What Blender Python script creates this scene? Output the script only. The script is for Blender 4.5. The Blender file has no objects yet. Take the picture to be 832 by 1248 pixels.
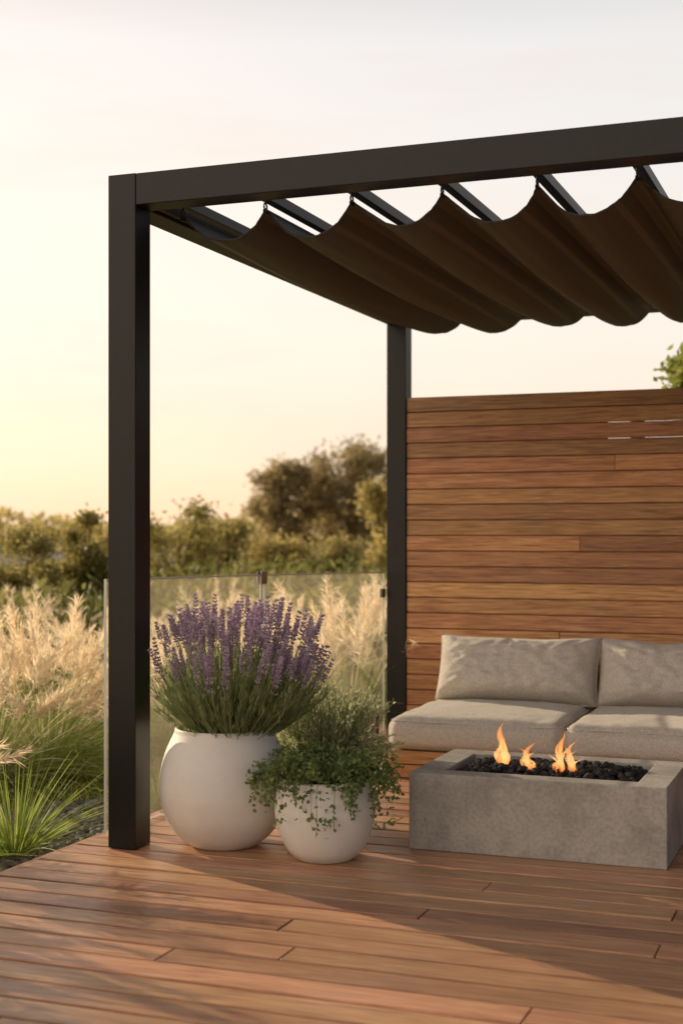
import bpy, bmesh, math, random
import numpy as np
from mathutils import Vector, Matrix, noise
R = math.radians
rng = np.random.default_rng(7); random.seed(7); np.random.seed(7)
sc = bpy.context.scene; col = sc.collection
F = 1700.0; CH = 1.17; HY = 650.0
TH = R(20.8); cu, su = math.cos(TH), math.sin(TH)
P = Vector((-.759, 5.14, 0))
GZ = -.15
def LW(u, v, z=0): return Vector((P.x + cu*u + su*v, P.y - su*u + cu*v, z))
def at(px, Y, z=0): return Vector(((px-416)/F*Y, Y, z))

# ---------------------------------------------------------------- object helpers
def tag(o, label=None, cat=None, group=None, kind=None):
    if label: o['label'] = label
    if cat: o['category'] = cat
    if group: o['group'] = group
    if kind: o['kind'] = kind
    return o
def empty(name, loc, rz=0):
    o = bpy.data.objects.new(name, None); col.objects.link(o)
    o.location = loc; o.rotation_euler = (0, 0, rz); o.empty_display_size = .1
    return o
def link(name, me, mat, parent=None, loc=None, rz=0):
    o = bpy.data.objects.new(name, me); col.objects.link(o)
    if mat and len(me.materials) == 0: me.materials.append(mat)
    if parent: o.parent = parent
    if loc is not None: o.location = loc
    o.rotation_euler = (0, 0, rz)
    return o
class MB:
    def __init__(s): s.v = []; s.f = []; s.t = []
    def box(s, x0, x1, y0, y1, z0, z1, t=.5):
        b = len(s.v)
        s.v += [(x0,y0,z0),(x1,y0,z0),(x1,y1,z0),(x0,y1,z0),(x0,y0,z1),(x1,y0,z1),(x1,y1,z1),(x0,y1,z1)]
        for q in ((0,3,2,1),(4,5,6,7),(0,1,5,4),(1,2,6,5),(2,3,7,6),(3,0,4,7)):
            s.f.append(tuple(b+i for i in q)); s.t.append(t)
        return s
    def tube(s, pts, rad, seg=8, t=.5):
        pts = [Vector(p) for p in pts]; b = len(s.v); n = len(pts)
        for i, p in enumerate(pts):
            d = (pts[min(i+1,n-1)] - pts[max(i-1,0)]).normalized()
            a = d.orthogonal().normalized() if abs(d.z) < .9 else Vector((1,0,0)).cross(d).normalized()
            c = d.cross(a)
            r = rad[i] if hasattr(rad, '__len__') else rad
            for k in range(seg):
                an = 2*math.pi*k/seg
                s.v.append(tuple(p + a*math.cos(an)*r + c*math.sin(an)*r))
        for i in range(n-1):
            for k in range(seg):
                k2 = (k+1) % seg
                s.f.append((b+i*seg+k, b+i*seg+k2, b+(i+1)*seg+k2, b+(i+1)*seg+k)); s.t.append(t)
        s.f.append(tuple(b+k for k in reversed(range(seg)))); s.t.append(t)
        s.f.append(tuple(b+(n-1)*seg+k for k in range(seg))); s.t.append(t)
        return s
    def lathe(s, prof, seg=72):
        b = len(s.v); n = len(prof)
        for r, z in prof:
            for k in range(seg):
                a = 2*math.pi*k/seg; s.v.append((r*math.cos(a), r*math.sin(a), z))
        for i in range(n-1):
            for k in range(seg):
                k2 = (k+1) % seg
                s.f.append((b+i*seg+k, b+i*seg+k2, b+(i+1)*seg+k2, b+(i+1)*seg+k)); s.t.append(.5)
        s.f.append(tuple(b+k for k in reversed(range(seg)))); s.t.append(.5)
        return s
    def mesh(s, name, bevel=0, smooth=False, segs=1):
        me = bpy.data.meshes.new(name); me.from_pydata(s.v, [], s.f)
        at_ = me.attributes.new('tint', 'FLOAT', 'FACE'); at_.data.foreach_set('value', s.t)
        if bevel:
            bm = bmesh.new(); bm.from_mesh(me)
            bmesh.ops.bevel(bm, geom=[e for e in bm.edges], offset=bevel, segments=segs, affect='EDGES', profile=.5)
            bm.to_mesh(me); bm.free()
        if smooth: me.polygons.foreach_set('use_smooth', [True]*len(me.polygons))
        me.update(); return me
    def build(s, name, mat, parent=None, loc=None, rz=0, bevel=0, smooth=False, segs=1):
        return link(name, s.mesh(name, bevel, smooth, segs), mat, parent, loc, rz)
def ribbons(paths, widths, side):
    n, k, _ = paths.shape
    w = widths[..., None]*.5*side[:, None, :]
    v = np.stack([paths-w, paths+w], 2).reshape(-1, 3)
    b = (np.arange(n)[:, None]*k*2 + np.arange(k-1)[None]*2).reshape(-1)
    return v, np.stack([b, b+1, b+3, b+2], 1)
def unit(a): return a/np.maximum(np.linalg.norm(a, axis=-1, keepdims=True), 1e-9)
def rdirs(n): return unit(rng.normal(size=(n, 3)))
def leaves(pos, d, side, L, W):
    n = len(pos); L = np.broadcast_to(L, (n,))[:, None]; W = np.broadcast_to(W, (n,))[:, None]
    m = pos + d*L*.45
    v = np.stack([pos, m + side*W*.5, pos + d*L, m - side*W*.5], 1).reshape(-1, 3)
    return v, np.arange(n*4).reshape(n, 4)
def np_mesh(name, parts, smooth=False):
    vs = []; fs = []; o = 0
    for v, f in parts: vs.append(v); fs.append(f+o); o += len(v)
    me = bpy.data.meshes.new(name); me.from_pydata(np.concatenate(vs).tolist(), [], np.concatenate(fs).tolist())
    if smooth: me.polygons.foreach_set('use_smooth', [True]*len(me.polygons))
    me.update(); return me
def perp(d):
    r = rdirs(len(d)); return unit(np.cross(d, r))

# ---------------------------------------------------------------- materials
def newmat(name):
    m = bpy.data.materials.new(name); m.use_nodes = True; nt = m.node_tree
    return m, nt, nt.nodes['Principled BSDF'], nt.nodes['Material Output']
def nd(nt, typ, **kw):
    n = nt.nodes.new(typ)
    for k, v in kw.items():
        if k.startswith('_'): setattr(n, k[1:], v)
        else: n.inputs[k.replace('__', ' ')].default_value = v
    return n
def ramp(nt, fac, stops):
    r = nt.nodes.new('ShaderNodeValToRGB'); e = r.color_ramp.elements
    while len(e) < len(stops): e.new(.5)
    for i, (p, c) in enumerate(stops): e[i].position = p; e[i].color = (*c, 1)
    nt.links.new(fac, r.inputs['Fac']); return r.outputs['Color']
def bump(nt, h, strength, dist, bsdf):
    b = nd(nt, 'ShaderNodeBump', Strength=strength, Distance=dist)
    nt.links.new(h, b.inputs['Height']); nt.links.new(b.outputs['Normal'], bsdf.inputs['Normal'])
def wood(name, stops, rough=.5, spread=.7, bumpd=.004, fine=.5, hue=.016):
    m, nt, b, out = newmat(name); lk = nt.links.new
    tc = nt.nodes.new('ShaderNodeTexCoord'); a = nd(nt, 'ShaderNodeAttribute', _attribute_name='tint')
    off = nd(nt, 'ShaderNodeVectorMath', _operation='SCALE'); off.inputs[0].default_value = (37.1, 13.7, 9.3)
    lk(a.outputs['Fac'], off.inputs['Scale'])
    ad = nd(nt, 'ShaderNodeVectorMath', _operation='ADD'); lk(tc.outputs['Object'], ad.inputs[0]); lk(off.outputs[0], ad.inputs[1])
    mp = nd(nt, 'ShaderNodeMapping'); mp.inputs['Scale'].default_value = (1.3, 18, 18); lk(ad.outputs[0], mp.inputs['Vector'])
    n1 = nd(nt, 'ShaderNodeTexNoise', Scale=2.2, Detail=8.0, Roughness=.66, Distortion=1.4); lk(mp.outputs[0], n1.inputs['Vector'])
    mp2 = nd(nt, 'ShaderNodeMapping'); mp2.inputs['Scale'].default_value = (4.0, 110, 110); lk(ad.outputs[0], mp2.inputs['Vector'])
    n2 = nd(nt, 'ShaderNodeTexNoise', Scale=1.5, Detail=3.0); lk(mp2.outputs[0], n2.inputs['Vector'])
    n3 = nd(nt, 'ShaderNodeTexNoise', Scale=2.3, Detail=5.0); lk(tc.outputs['Object'], n3.inputs['Vector'])
    mx = nd(nt, 'ShaderNodeMath', _operation='MULTIPLY_ADD'); lk(n2.outputs['Fac'], mx.inputs[0]); mx.inputs[1].default_value = fine
    sb = nd(nt, 'ShaderNodeMath', _operation='SUBTRACT'); lk(n1.outputs['Fac'], sb.inputs[0]); sb.inputs[1].default_value = fine/2
    lk(sb.outputs[0], mx.inputs[2])
    c = ramp(nt, mx.outputs[0], stops)
    val = nd(nt, 'ShaderNodeMath', _operation='MULTIPLY_ADD'); lk(a.outputs['Fac'], val.inputs[0]); val.inputs[1].default_value = spread; val.inputs[2].default_value = 1-spread/2
    v2 = nd(nt, 'ShaderNodeMath', _operation='MULTIPLY_ADD'); lk(n3.outputs['Fac'], v2.inputs[0]); v2.inputs[1].default_value = .5; v2.inputs[2].default_value = .75
    vm = nd(nt, 'ShaderNodeMath', _operation='MULTIPLY'); lk(val.outputs[0], vm.inputs[0]); lk(v2.outputs[0], vm.inputs[1])
    hs = nd(nt, 'ShaderNodeHueSaturation'); lk(c, hs.inputs['Color']); lk(vm.outputs[0], hs.inputs['Value'])
    fr = nd(nt, 'ShaderNodeMath', _operation='FRACT'); ml = nd(nt, 'ShaderNodeMath', _operation='MULTIPLY'); lk(a.outputs['Fac'], ml.inputs[0]); ml.inputs[1].default_value = 7.31; lk(ml.outputs[0], fr.inputs[0])
    hh = nd(nt, 'ShaderNodeMath', _operation='MULTIPLY_ADD'); lk(fr.outputs[0], hh.inputs[0]); hh.inputs[1].default_value = hue; hh.inputs[2].default_value = .5-hue/2; lk(hh.outputs[0], hs.inputs['Hue'])
    lk(hs.outputs[0], b.inputs['Base Color'])
    rr = nd(nt, 'ShaderNodeMath', _operation='MULTIPLY_ADD'); lk(n3.outputs['Fac'], rr.inputs[0]); rr.inputs[1].default_value = .35; rr.inputs[2].default_value = rough-.17
    lk(rr.outputs[0], b.inputs['Roughness'])
    bump(nt, mx.outputs[0], .4, bumpd, b)
    return m
def leafmat(name, c1, c2, trans=.4, rough=.55, tcol=None):
    m, nt, b, out = newmat(name); lk = nt.links.new
    g = nt.nodes.new('ShaderNodeNewGeometry')
    c = ramp(nt, g.outputs['Random Per Island'], [(0, c1), (1, c2)])
    lk(c, b.inputs['Base Color']); b.inputs['Roughness'].default_value = rough
    b.inputs['Specular IOR Level'].default_value = .25
    t = nt.nodes.new('ShaderNodeBsdfTranslucent')
    if tcol: t.inputs['Color'].default_value = (*tcol, 1)
    else: lk(c, t.inputs['Color'])
    mx = nd(nt, 'ShaderNodeMixShader', Fac=trans); lk(b.outputs[0], mx.inputs[1]); lk(t.outputs[0], mx.inputs[2]); lk(mx.outputs[0], out.inputs['Surface'])
    return m
def noisemat(name, stops, scale=6, rough=.7, detail=6, bstr=.2, bdist=.003, bscale=None, spec=.4, metallic=0):
    m, nt, b, out = newmat(name); lk = nt.links.new
    tc = nt.nodes.new('ShaderNodeTexCoord')
    n = nd(nt, 'ShaderNodeTexNoise', Scale=scale, Detail=detail, Roughness=.6); lk(tc.outputs['Object'], n.inputs['Vector'])
    lk(ramp(nt, n.outputs['Fac'], stops), b.inputs['Base Color'])
    b.inputs['Roughness'].default_value = rough; b.inputs['Specular IOR Level'].default_value = spec; b.inputs['Metallic'].default_value = metallic
    n2 = nd(nt, 'ShaderNodeTexNoise', Scale=bscale or scale*8, Detail=4.0); lk(tc.outputs['Object'], n2.inputs['Vector'])
    if bstr: bump(nt, n2.outputs['Fac'], bstr, bdist, b)
    return m
M = {}
M['deck'] = wood('deck_wood', [(.15,(.20,.096,.053)),(.5,(.49,.258,.145)),(.8,(.71,.44,.27))], .37, .5)
M['cedar'] = wood('cedar_wood', [(.2,(.19,.077,.030)),(.5,(.46,.220,.092)),(.8,(.66,.365,.175))], .5, .58, fine=.8, hue=.022)
M['metal'] = noisemat('black_metal', [(.3,(.008,.008,.008)),(.7,(.012,.012,.0115))], 30, .42, bstr=.08, bdist=.0008, bscale=500, spec=.33)
M['white'] = noisemat('pot_white', [(.25,(.78,.755,.71)),(.6,(.86,.84,.80)),(.8,(.82,.795,.75))], 7, .55, bstr=.15, bdist=.002, bscale=40, spec=.35)
M['soil'] = noisemat('soil', [(.3,(.02,.014,.009)),(.7,(.07,.05,.03))], 60, .95, bstr=.8, bdist=.01)
M['rock'] = noisemat('lava_rock', [(.3,(.016,.016,.017)),(.7,(.06,.056,.055))], 60, .88, bstr=.7, bdist=.005, bscale=150, spec=.2)
M['gravel'] = noisemat('gravel_stone', [(.3,(.10,.095,.09)),(.7,(.32,.30,.27))], 9, .9, bstr=.3)
M['steel'] = noisemat('steel', [(.3,(.25,.24,.23)),(.7,(.4,.38,.36))], 20, .35, bstr=0, metallic=.9)
M['bark'] = noisemat('bark', [(.3,(.08,.055,.03)),(.7,(.16,.115,.07))], 14, .9, bstr=.6, bdist=.02)
M['lavleaf'] = leafmat('lavender_leaf', (.22,.28,.12), (.42,.48,.24), .45)
M['lavstem'] = leafmat('lavender_stem', (.20,.24,.10), (.30,.33,.15), .3)
M['lavflower'] = leafmat('lavender_flower', (.46,.36,.50), (.74,.63,.75), .48)
M['rosemary'] = leafmat('grey_green_leaf', (.40,.44,.25), (.68,.70,.45), .48)
M['ivy'] = leafmat('trailing_leaf', (.13,.20,.055), (.30,.38,.14), .4, .4)
M['blade'] = leafmat('grass_blade', (.17,.24,.055), (.37,.40,.13), .5)
M['plume'] = leafmat('grass_plume', (.88,.72,.49), (.96,.86,.67), .64)
M['green'] = leafmat('green_blade', (.24,.35,.06), (.48,.56,.15), .52)
M['tree_dark'] = leafmat('tree_dark_leaf', (.30,.245,.12), (.52,.41,.20), .56)  # tree_dark, mid, near and gold: distance haze is put into the leaf colour
M['tree_mid'] = leafmat('tree_mid_leaf', (.29,.26,.095), (.54,.45,.175), .56)
M['tree_near'] = leafmat('tree_near_leaf', (.22,.205,.065), (.52,.44,.155), .56)
M['tree_gold'] = leafmat('tree_gold_leaf', (.42,.36,.13), (.66,.54,.21), .58)
M['under'] = leafmat('undergrowth_leaf', (.13,.15,.045), (.33,.31,.10), .5)
M['tree_fresh'] = leafmat('tree_fresh_leaf', (.20,.24,.05), (.42,.43,.11), .5)
M['ground'] = noisemat('meadow', [(.3,(.07,.075,.025)),(.7,(.17,.14,.06))], 3, .95, bstr=.5, bdist=.03)
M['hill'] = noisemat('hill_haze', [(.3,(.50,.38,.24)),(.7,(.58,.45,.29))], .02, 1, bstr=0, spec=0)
def concrete():
    m, nt, b, out = newmat('concrete'); lk = nt.links.new
    tc = nt.nodes.new('ShaderNodeTexCoord')
    n = nd(nt, 'ShaderNodeTexNoise', Scale=4.5, Detail=8.0, Roughness=.65, Distortion=.4); lk(tc.outputs['Object'], n.inputs['Vector'])
    n2 = nd(nt, 'ShaderNodeTexNoise', Scale=70.0, Detail=4.0); lk(tc.outputs['Object'], n2.inputs['Vector'])
    c = ramp(nt, n.outputs['Fac'], [(.25,(.25,.238,.222)),(.45,(.36,.342,.318)),(.6,(.46,.438,.405)),(.8,(.33,.312,.288))])
    c2 = ramp(nt, n2.outputs['Fac'], [(.3,(.78,.78,.78)),(.6,(1,1,1))])
    mx = nd(nt, 'ShaderNodeMixRGB', _blend_type='MULTIPLY', Fac=1.0); lk(c, mx.inputs[1]); lk(c2, mx.inputs[2])
    vo = nd(nt, 'ShaderNodeTexVoronoi', Scale=34.0); lk(tc.outputs['Object'], vo.inputs['Vector'])
    pit = ramp(nt, vo.outputs['Distance'], [(.06,(.45,.45,.45)),(.13,(1,1,1))])
    n4 = nd(nt, 'ShaderNodeTexNoise', Scale=9.0); lk(tc.outputs['Object'], n4.inputs['Vector'])
    pm = ramp(nt, n4.outputs['Fac'], [(.52,(0,0,0)),(.6,(1,1,1))])
    mx2 = nd(nt, 'ShaderNodeMixRGB', _blend_type='MULTIPLY'); lk(pm, mx2.inputs['Fac']); lk(mx.outputs[0], mx2.inputs[1]); lk(pit, mx2.inputs[2])
    lk(mx2.outputs[0], b.inputs['Base Color']); b.inputs['Roughness'].default_value = .8; b.inputs['Specular IOR Level'].default_value = .3
    bump(nt, n2.outputs['Fac'], .2, .003, b)
    return m
M['concrete'] = concrete()
def linen(name, c1, c2):
    m, nt, b, out = newmat(name); lk = nt.links.new
    tc = nt.nodes.new('ShaderNodeTexCoord')
    hs = []
    for s in ((600, 110, 110), (110, 600, 600)):
        mp = nd(nt, 'ShaderNodeMapping'); mp.inputs['Scale'].default_value = s; lk(tc.outputs['Object'], mp.inputs['Vector'])
        n = nd(nt, 'ShaderNodeTexNoise', Scale=.6, Detail=2.0); lk(mp.outputs[0], n.inputs['Vector']); hs.append(n)
    ad = nd(nt, 'ShaderNodeMath', _operation='ADD'); lk(hs[0].outputs['Fac'], ad.inputs[0]); lk(hs[1].outputs['Fac'], ad.inputs[1])
    hf = nd(nt, 'ShaderNodeMath', _operation='MULTIPLY'); lk(ad.outputs[0], hf.inputs[0]); hf.inputs[1].default_value = .5
    lk(ramp(nt, hf.outputs[0], [(.34, c1), (.66, c2)]), b.inputs['Base Color'])
    b.inputs['Roughness'].default_value = .95; b.inputs['Specular IOR Level'].default_value = .1; b.inputs['Sheen Weight'].default_value = .2
    bump(nt, hf.outputs[0], .5, .003, b)
    return m
M['linen'] = linen('beige_linen', (.42,.385,.34), (.70,.65,.585))
def canopymat():
    m, nt, b, out = newmat('canopy_fabric'); lk = nt.links.new
    tc = nt.nodes.new('ShaderNodeTexCoord')
    n = nd(nt, 'ShaderNodeTexNoise', Scale=260.0, Detail=2.0); lk(tc.outputs['Object'], n.inputs['Vector'])
    c = ramp(nt, n.outputs['Fac'], [(.3,(.040,.034,.028)),(.7,(.070,.059,.048))])
    lk(c, b.inputs['Base Color']); b.inputs['Roughness'].default_value = .55; b.inputs['Specular IOR Level'].default_value = .4
    t = nd(nt, 'ShaderNodeBsdfTranslucent', Color=(.12,.07,.035,1))
    mx = nd(nt, 'ShaderNodeMixShader', Fac=.05); lk(b.outputs[0], mx.inputs[1]); lk(t.outputs[0], mx.inputs[2]); lk(mx.outputs[0], out.inputs['Surface'])
    return m
M['canopy'] = canopymat()
def glassmat():
    m, nt, b, out = newmat('clear_glass'); lk = nt.links.new
    tr = nd(nt, 'ShaderNodeBsdfTransparent', Color=(.98,.982,.97,1))
    gl = nd(nt, 'ShaderNodeBsdfGlossy', Roughness=.03, Color=(.9,.92,.9,1))
    mx = nd(nt, 'ShaderNodeMixShader', Fac=.045); lk(tr.outputs[0], mx.inputs[1]); lk(gl.outputs[0], mx.inputs[2])
    df = nd(nt, 'ShaderNodeBsdfTranslucent', Color=(.95,.84,.68,1))
    m2 = nd(nt, 'ShaderNodeMixShader', Fac=.045); lk(mx.outputs[0], m2.inputs[1]); lk(df.outputs[0], m2.inputs[2]); lk(m2.outputs[0], out.inputs['Surface'])
    return m
M['glass'] = glassmat()
m_, nt_, b_, o_ = newmat('glass_edge'); b_.inputs['Base Color'].default_value = (.72,.76,.68,1); b_.inputs['Roughness'].default_value = .15; M['gedge'] = m_
def flamemat():
    m, nt, b, out = newmat('flame'); lk = nt.links.new
    tc = nt.nodes.new('ShaderNodeTexCoord'); sp = nt.nodes.new('ShaderNodeSeparateXYZ'); lk(tc.outputs['Generated'], sp.inputs[0])
    c = ramp(nt, sp.outputs['Z'], [(0,(1,.20,.03)),(.25,(1,.50,.17)),(.6,(1,.36,.09)),(1,(1,.20,.03))])
    em = nd(nt, 'ShaderNodeEmission', Strength=1.6); lk(c, em.inputs['Color'])
    tr = nt.nodes.new('ShaderNodeBsdfTransparent')
    lw = nd(nt, 'ShaderNodeLayerWeight', Blend=.4)
    r = ramp(nt, lw.outputs['Facing'], [(.05,(.62,.62,.62)),(.85,(.03,.03,.03))])
    z = ramp(nt, sp.outputs['Z'], [(0,(.15,.15,.15)),(.2,(1,1,1)),(.7,(.85,.85,.85)),(1,(.25,.25,.25))])
    mp = nd(nt, 'ShaderNodeMapping'); mp.inputs['Scale'].default_value = (90, 90, 22); lk(tc.outputs['Object'], mp.inputs['Vector'])
    nn = nd(nt, 'ShaderNodeTexNoise', Scale=1.0, Detail=2.0); lk(mp.outputs[0], nn.inputs['Vector'])
    nr = ramp(nt, nn.outputs['Fac'], [(.35,(.35,.35,.35)),(.6,(1,1,1))])
    mu = nd(nt, 'ShaderNodeMixRGB', _blend_type='MULTIPLY', Fac=1.0); lk(r, mu.inputs[1]); lk(z, mu.inputs[2])
    mu2 = nd(nt, 'ShaderNodeMixRGB', _blend_type='MULTIPLY', Fac=1.0); lk(mu.outputs[0], mu2.inputs[1]); lk(nr, mu2.inputs[2])
    mx = nd(nt, 'ShaderNodeMixShader'); lk(mu2.outputs[0], mx.inputs['Fac']); lk(tr.outputs[0], mx.inputs[1]); lk(em.outputs[0], mx.inputs[2]); lk(mx.outputs[0], out.inputs['Surface'])
    return m
M['flame'] = flamemat()

# ---------------------------------------------------------------- setting: ground, hills, deck
g = MB(); s = 900
g.v = [(-s,-s,0),(s,-s,0),(s,s,0),(-s,s,0)]; g.f = [(0,1,2,3)]; g.t = [.5]
tag(g.build('ground', M['ground'], loc=(0,0,GZ)), kind='structure')
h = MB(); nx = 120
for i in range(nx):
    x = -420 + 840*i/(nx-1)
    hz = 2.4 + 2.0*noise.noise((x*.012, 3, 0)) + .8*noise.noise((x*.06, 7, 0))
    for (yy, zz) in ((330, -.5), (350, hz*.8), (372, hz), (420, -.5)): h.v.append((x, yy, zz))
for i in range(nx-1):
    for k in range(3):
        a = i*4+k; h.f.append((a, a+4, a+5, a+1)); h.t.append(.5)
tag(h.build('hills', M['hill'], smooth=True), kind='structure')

deck = MB(); v = -7.0; BW = .130; u_l = -.265
while v < 3.5:
    u = u_l
    ln = random.uniform(.6, 3.4)
    while u < 5.2:
        e = min(u+ln, 5.2)
        if 5.2-e < .4: e = 5.2
        deck.box(u+.002, e-.002, v+.006, v+BW-.006, -.026, random.uniform(-.0015, .0015), random.random())
        u = e; ln = random.uniform(1.8, 3.6)
    v += BW
deck.box(u_l+.02, 5.2, -7, 3.5, -.10, -.05, .02)
deck.box(u_l-.022, u_l-.002, -7, 3.5, -.15, -.004, .45)
tag(deck.build('deck', M['deck'], loc=P, rz=-TH, bevel=.0026), kind='structure')

# ---------------------------------------------------------------- pergola
W = .115; H = 2.5; D = 3.12; UR = 4.1; BT = .118; BX = .022   # the rear post stands a touch further right
pg = tag(empty('pergola', LW(0, 0), -TH), 'black metal pergola with square posts and flat beams standing over the wooden deck', 'pergola')
for (a, b) in ((-W, 0), (UR, 0), (-W+BX, D), (UR, D)):
    MB().box(a, a+W, b, b+W, 0.001, H).build('post', M['metal'], pg, bevel=.003, segs=2)
MB().box(.0005, UR-.0005, .0015, W, H-BT, H-.001).build('beam', M['metal'], pg, bevel=.003, segs=2)
MB().box(BX+.0005, UR-.0005, D+.0015, D+W, H-BT, H-.001).build('beam', M['metal'], pg, bevel=.003, segs=2)
sb_ = MB().box(-W+.0015, -.0015, W+.0005, D-.0005, H-BT, H-.001)
sb_.v = [(x_ + (BX if y_ > 1 else 0), y_, z_) for x_, y_, z_ in sb_.v]
sb_.build('beam', M['metal'], pg, bevel=.003, segs=2)
MB().box(UR+.0015, UR+W-.0015, W+.0005, D-.0005, H-BT, H-.001).build('beam', M['metal'], pg, bevel=.003, segs=2)
sb_ = MB().box(.0, .028, W+.001, D-.001, H-BT+.012, H-BT+.05)
sb_.v = [(x_ + (BX if y_ > 1 else 0), y_, z_) for x_, y_, z_ in sb_.v]
sb_.build('track', M['metal'], pg, bevel=.002)
U0 = .08; US = .343; NS = 11; ZP = 2.383
for k in range(NS+1):
    u = U0 + US*k
    MB().box(u-.018, u+.018, W+.0005, D-.0005, 2.412, 2.452).build('rafter', M['metal'], pg, bevel=.002)

# ---------------------------------------------------------------- canopy
cn = tag(empty('shade_canopy', LW(0, 0, ZP), -TH), 'dark brown fabric shade hanging in scalloped folds under the black pergola beams', 'canopy')
V0, V1 = .23, 2.98; sg = 24; nv = 44
vs = []; fs = []
for j in range(nv+1):
    tv = j/nv; vv = V0 + (V1-V0)*tv
    for k in range(NS):
        for i in range(sg if k < NS-1 else sg+1):
            t = i/sg; x = 2*t-1
            dip = (.116 - .018*tv + .010*math.sin(k*2.1+.6) + .045*math.sin(math.pi*tv)**.8)
            if k == 0: dip *= .9
            xs = max(-1, min(1, x + .10*(1-x*x)*math.sin(k*1.7+.4)))
            sag = dip*(1-abs(xs)**2.3)
            wr = .006*noise.noise((k*3.3+t*2.2, vv*.9, 1.7)) + .004*noise.noise(((k+t)*9, vv*1.6, 4.0)) + .002*noise.noise(((k+t)*20, vv*2.0, 8.0))
            env = (1-abs(x)**4)
            vs.append((U0+US*(k+t) + (.010*noise.noise((k*5., vv*.9, 9)) + .012)*env, vv + .012*noise.noise(((k+t)*2, 2, j < 2)), -sag + wr*env))
nc = NS*sg+1
for j in range(nv):
    for i in range(nc-1):
        a = j*nc+i; fs.append((a, a+1, a+nc+1, a+nc))
me = bpy.data.meshes.new('fabric'); me.from_pydata(vs, [], fs); me.polygons.foreach_set('use_smooth', [True]*len(fs))
link('fabric', me, M['canopy'], cn)
hem = [Vector(p) for p in vs[:nc]]
MB().tube(hem, .0042, 6).build('hem', M['canopy'], cn, smooth=True)
hm = MB(); ring = []
for k in range(15):
    a = 2*math.pi*k/14; ring.append((.0, .013*math.cos(a), .013*math.sin(a)+.006))
hm.tube(ring, .0035, 6); hm.box(-.006, .006, -.009, .009, -.022, -.004); hm.tube([(0,0,.016),(0,0,.036)], .004, 6)
hme = hm.mesh('hook')
for k in range(NS+1): link('hook', hme, M['metal'], cn, loc=(U0+US*k, V0-.004, 0))

# ---------------------------------------------------------------- privacy wall
wl = tag(empty('privacy_wall', LW(0, D, 0), -TH), 'tall reddish cedar privacy wall of horizontal boards behind the seat', 'wall')
sl = MB(); NR = 22; RH = 1.955/NR; WU = UR-.002; W0 = BX+.002
for r in range(NR):
    u = W0; z0 = .002 + r*RH; first = True
    while u < WU:
        e = min(u + (random.uniform(.8, 3.4) if first else random.uniform(1.6, 3.0)), WU); first = False
        if WU-e < .3: e = WU
        y = random.uniform(.009, .0145)
        sl.box(u+.0012, e-.0012, y, y+.022, z0+.0034, z0+RH-.0034, random.random())
        u = e
    if r < NR-1:
        if r in (NR-3, NR-4):
            sl.box(W0, 1.18, .036, .044, z0+RH-.012, z0+RH+.012, .3); sl.box(1.181, WU, .036, .044, z0+RH-.012, z0+RH+.0021, .3)
        else: sl.box(W0, WU, .036, .044, z0+RH-.012, z0+RH+.012, .3)
sl.build('boards', M['cedar'], wl, bevel=.0018)
for u in (.03, 1.3, 2.6, 4.0):
    MB().box(u, u+.07, .046, .11, .002, 1.9, .3).build('stud', M['cedar'], wl, bevel=.003)

# ---------------------------------------------------------------- bench + cushions
BU0, BU1, BV = .375, 2.08, 1.79
bn = tag(empty('bench', LW(BU0, BV), -TH), 'low reddish wooden bench base under the grey beige cushions', 'bench')
f = MB()
for (z0, z1) in ((.004, .066), (.070, .132)):
    f.box(0, BU1-BU0, 0, .022, z0, z1, .6+.4*random.random())
f.build('front_panel', M['cedar'], bn, bevel=.0025)
for x in (0, BU1-BU0-.022):
    f = MB()
    for (z0, z1) in ((.004, .066), (.070, .132)): f.box(x, x+.022, .0235, D-BV-.01, z0, z1, .6+.4*random.random())
    f.build('side_panel', M['cedar'], bn, bevel=.0025)
f = MB()
for i in range(9): f.box(.023, BU1-BU0-.023, .024+i*.138, .024+i*.138+.132, .108, .131, random.random())
f.build('seat_platform', M['cedar'], bn, bevel=.002)
MB().box(.03, BU1-BU0-.03, .99, 1.02, .1315, .48, .5).build('backrest', M['cedar'], bn, bevel=.004)

def seat_cushion(w, d, h, seed):
    bm = bmesh.new(); bmesh.ops.create_cube(bm, size=2)
    bmesh.ops.subdivide_edges(bm, edges=bm.edges[:], cuts=38, use_grid_fill=True)
    r = .050
    for v_ in bm.verts:
        def wp(a): return math.copysign(abs(a)**.75, a)
        x, y, z = wp(v_.co.x), wp(v_.co.y), v_.co.z
        p = Vector((x*w/2, y*d/2, z*h/2))
        q = Vector((max(-w/2+r, min(w/2-r, p.x)), max(-d/2+r, min(d/2-r, p.y)), max(-h/2+r, min(h/2-r, p.z))))
        dd = p-q
        if dd.length > 1e-6: p = q + dd.normalized()*r
        bx, by, bz = 1-x*x, 1-y*y, 1-(z*z)
        p.z += (.030 if z > 0 else .0)*max(z,0)*(bx**.5)*(by**.5)
        p.y += math.copysign(.022, y)*bz*bx**.35*(abs(y) > .9)
        p.x += math.copysign(.018, x)*bz*by**.4*(abs(x) > .9)
        nn = noise.noise((p.x*7+seed, p.y*7, p.z*9)); n2 = noise.noise((p.x*24+seed, p.y*18, p.z*20))
        if z > -.9: p += Vector((0, -.5, 1))*(.0055*nn + .0032*n2)
        v_.co = p
    me = bpy.data.meshes.new('seat_cushion'); bm.to_mesh(me); bm.free()
    me.polygons.foreach_set('use_smooth', [True]*len(me.polygons)); return me
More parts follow.
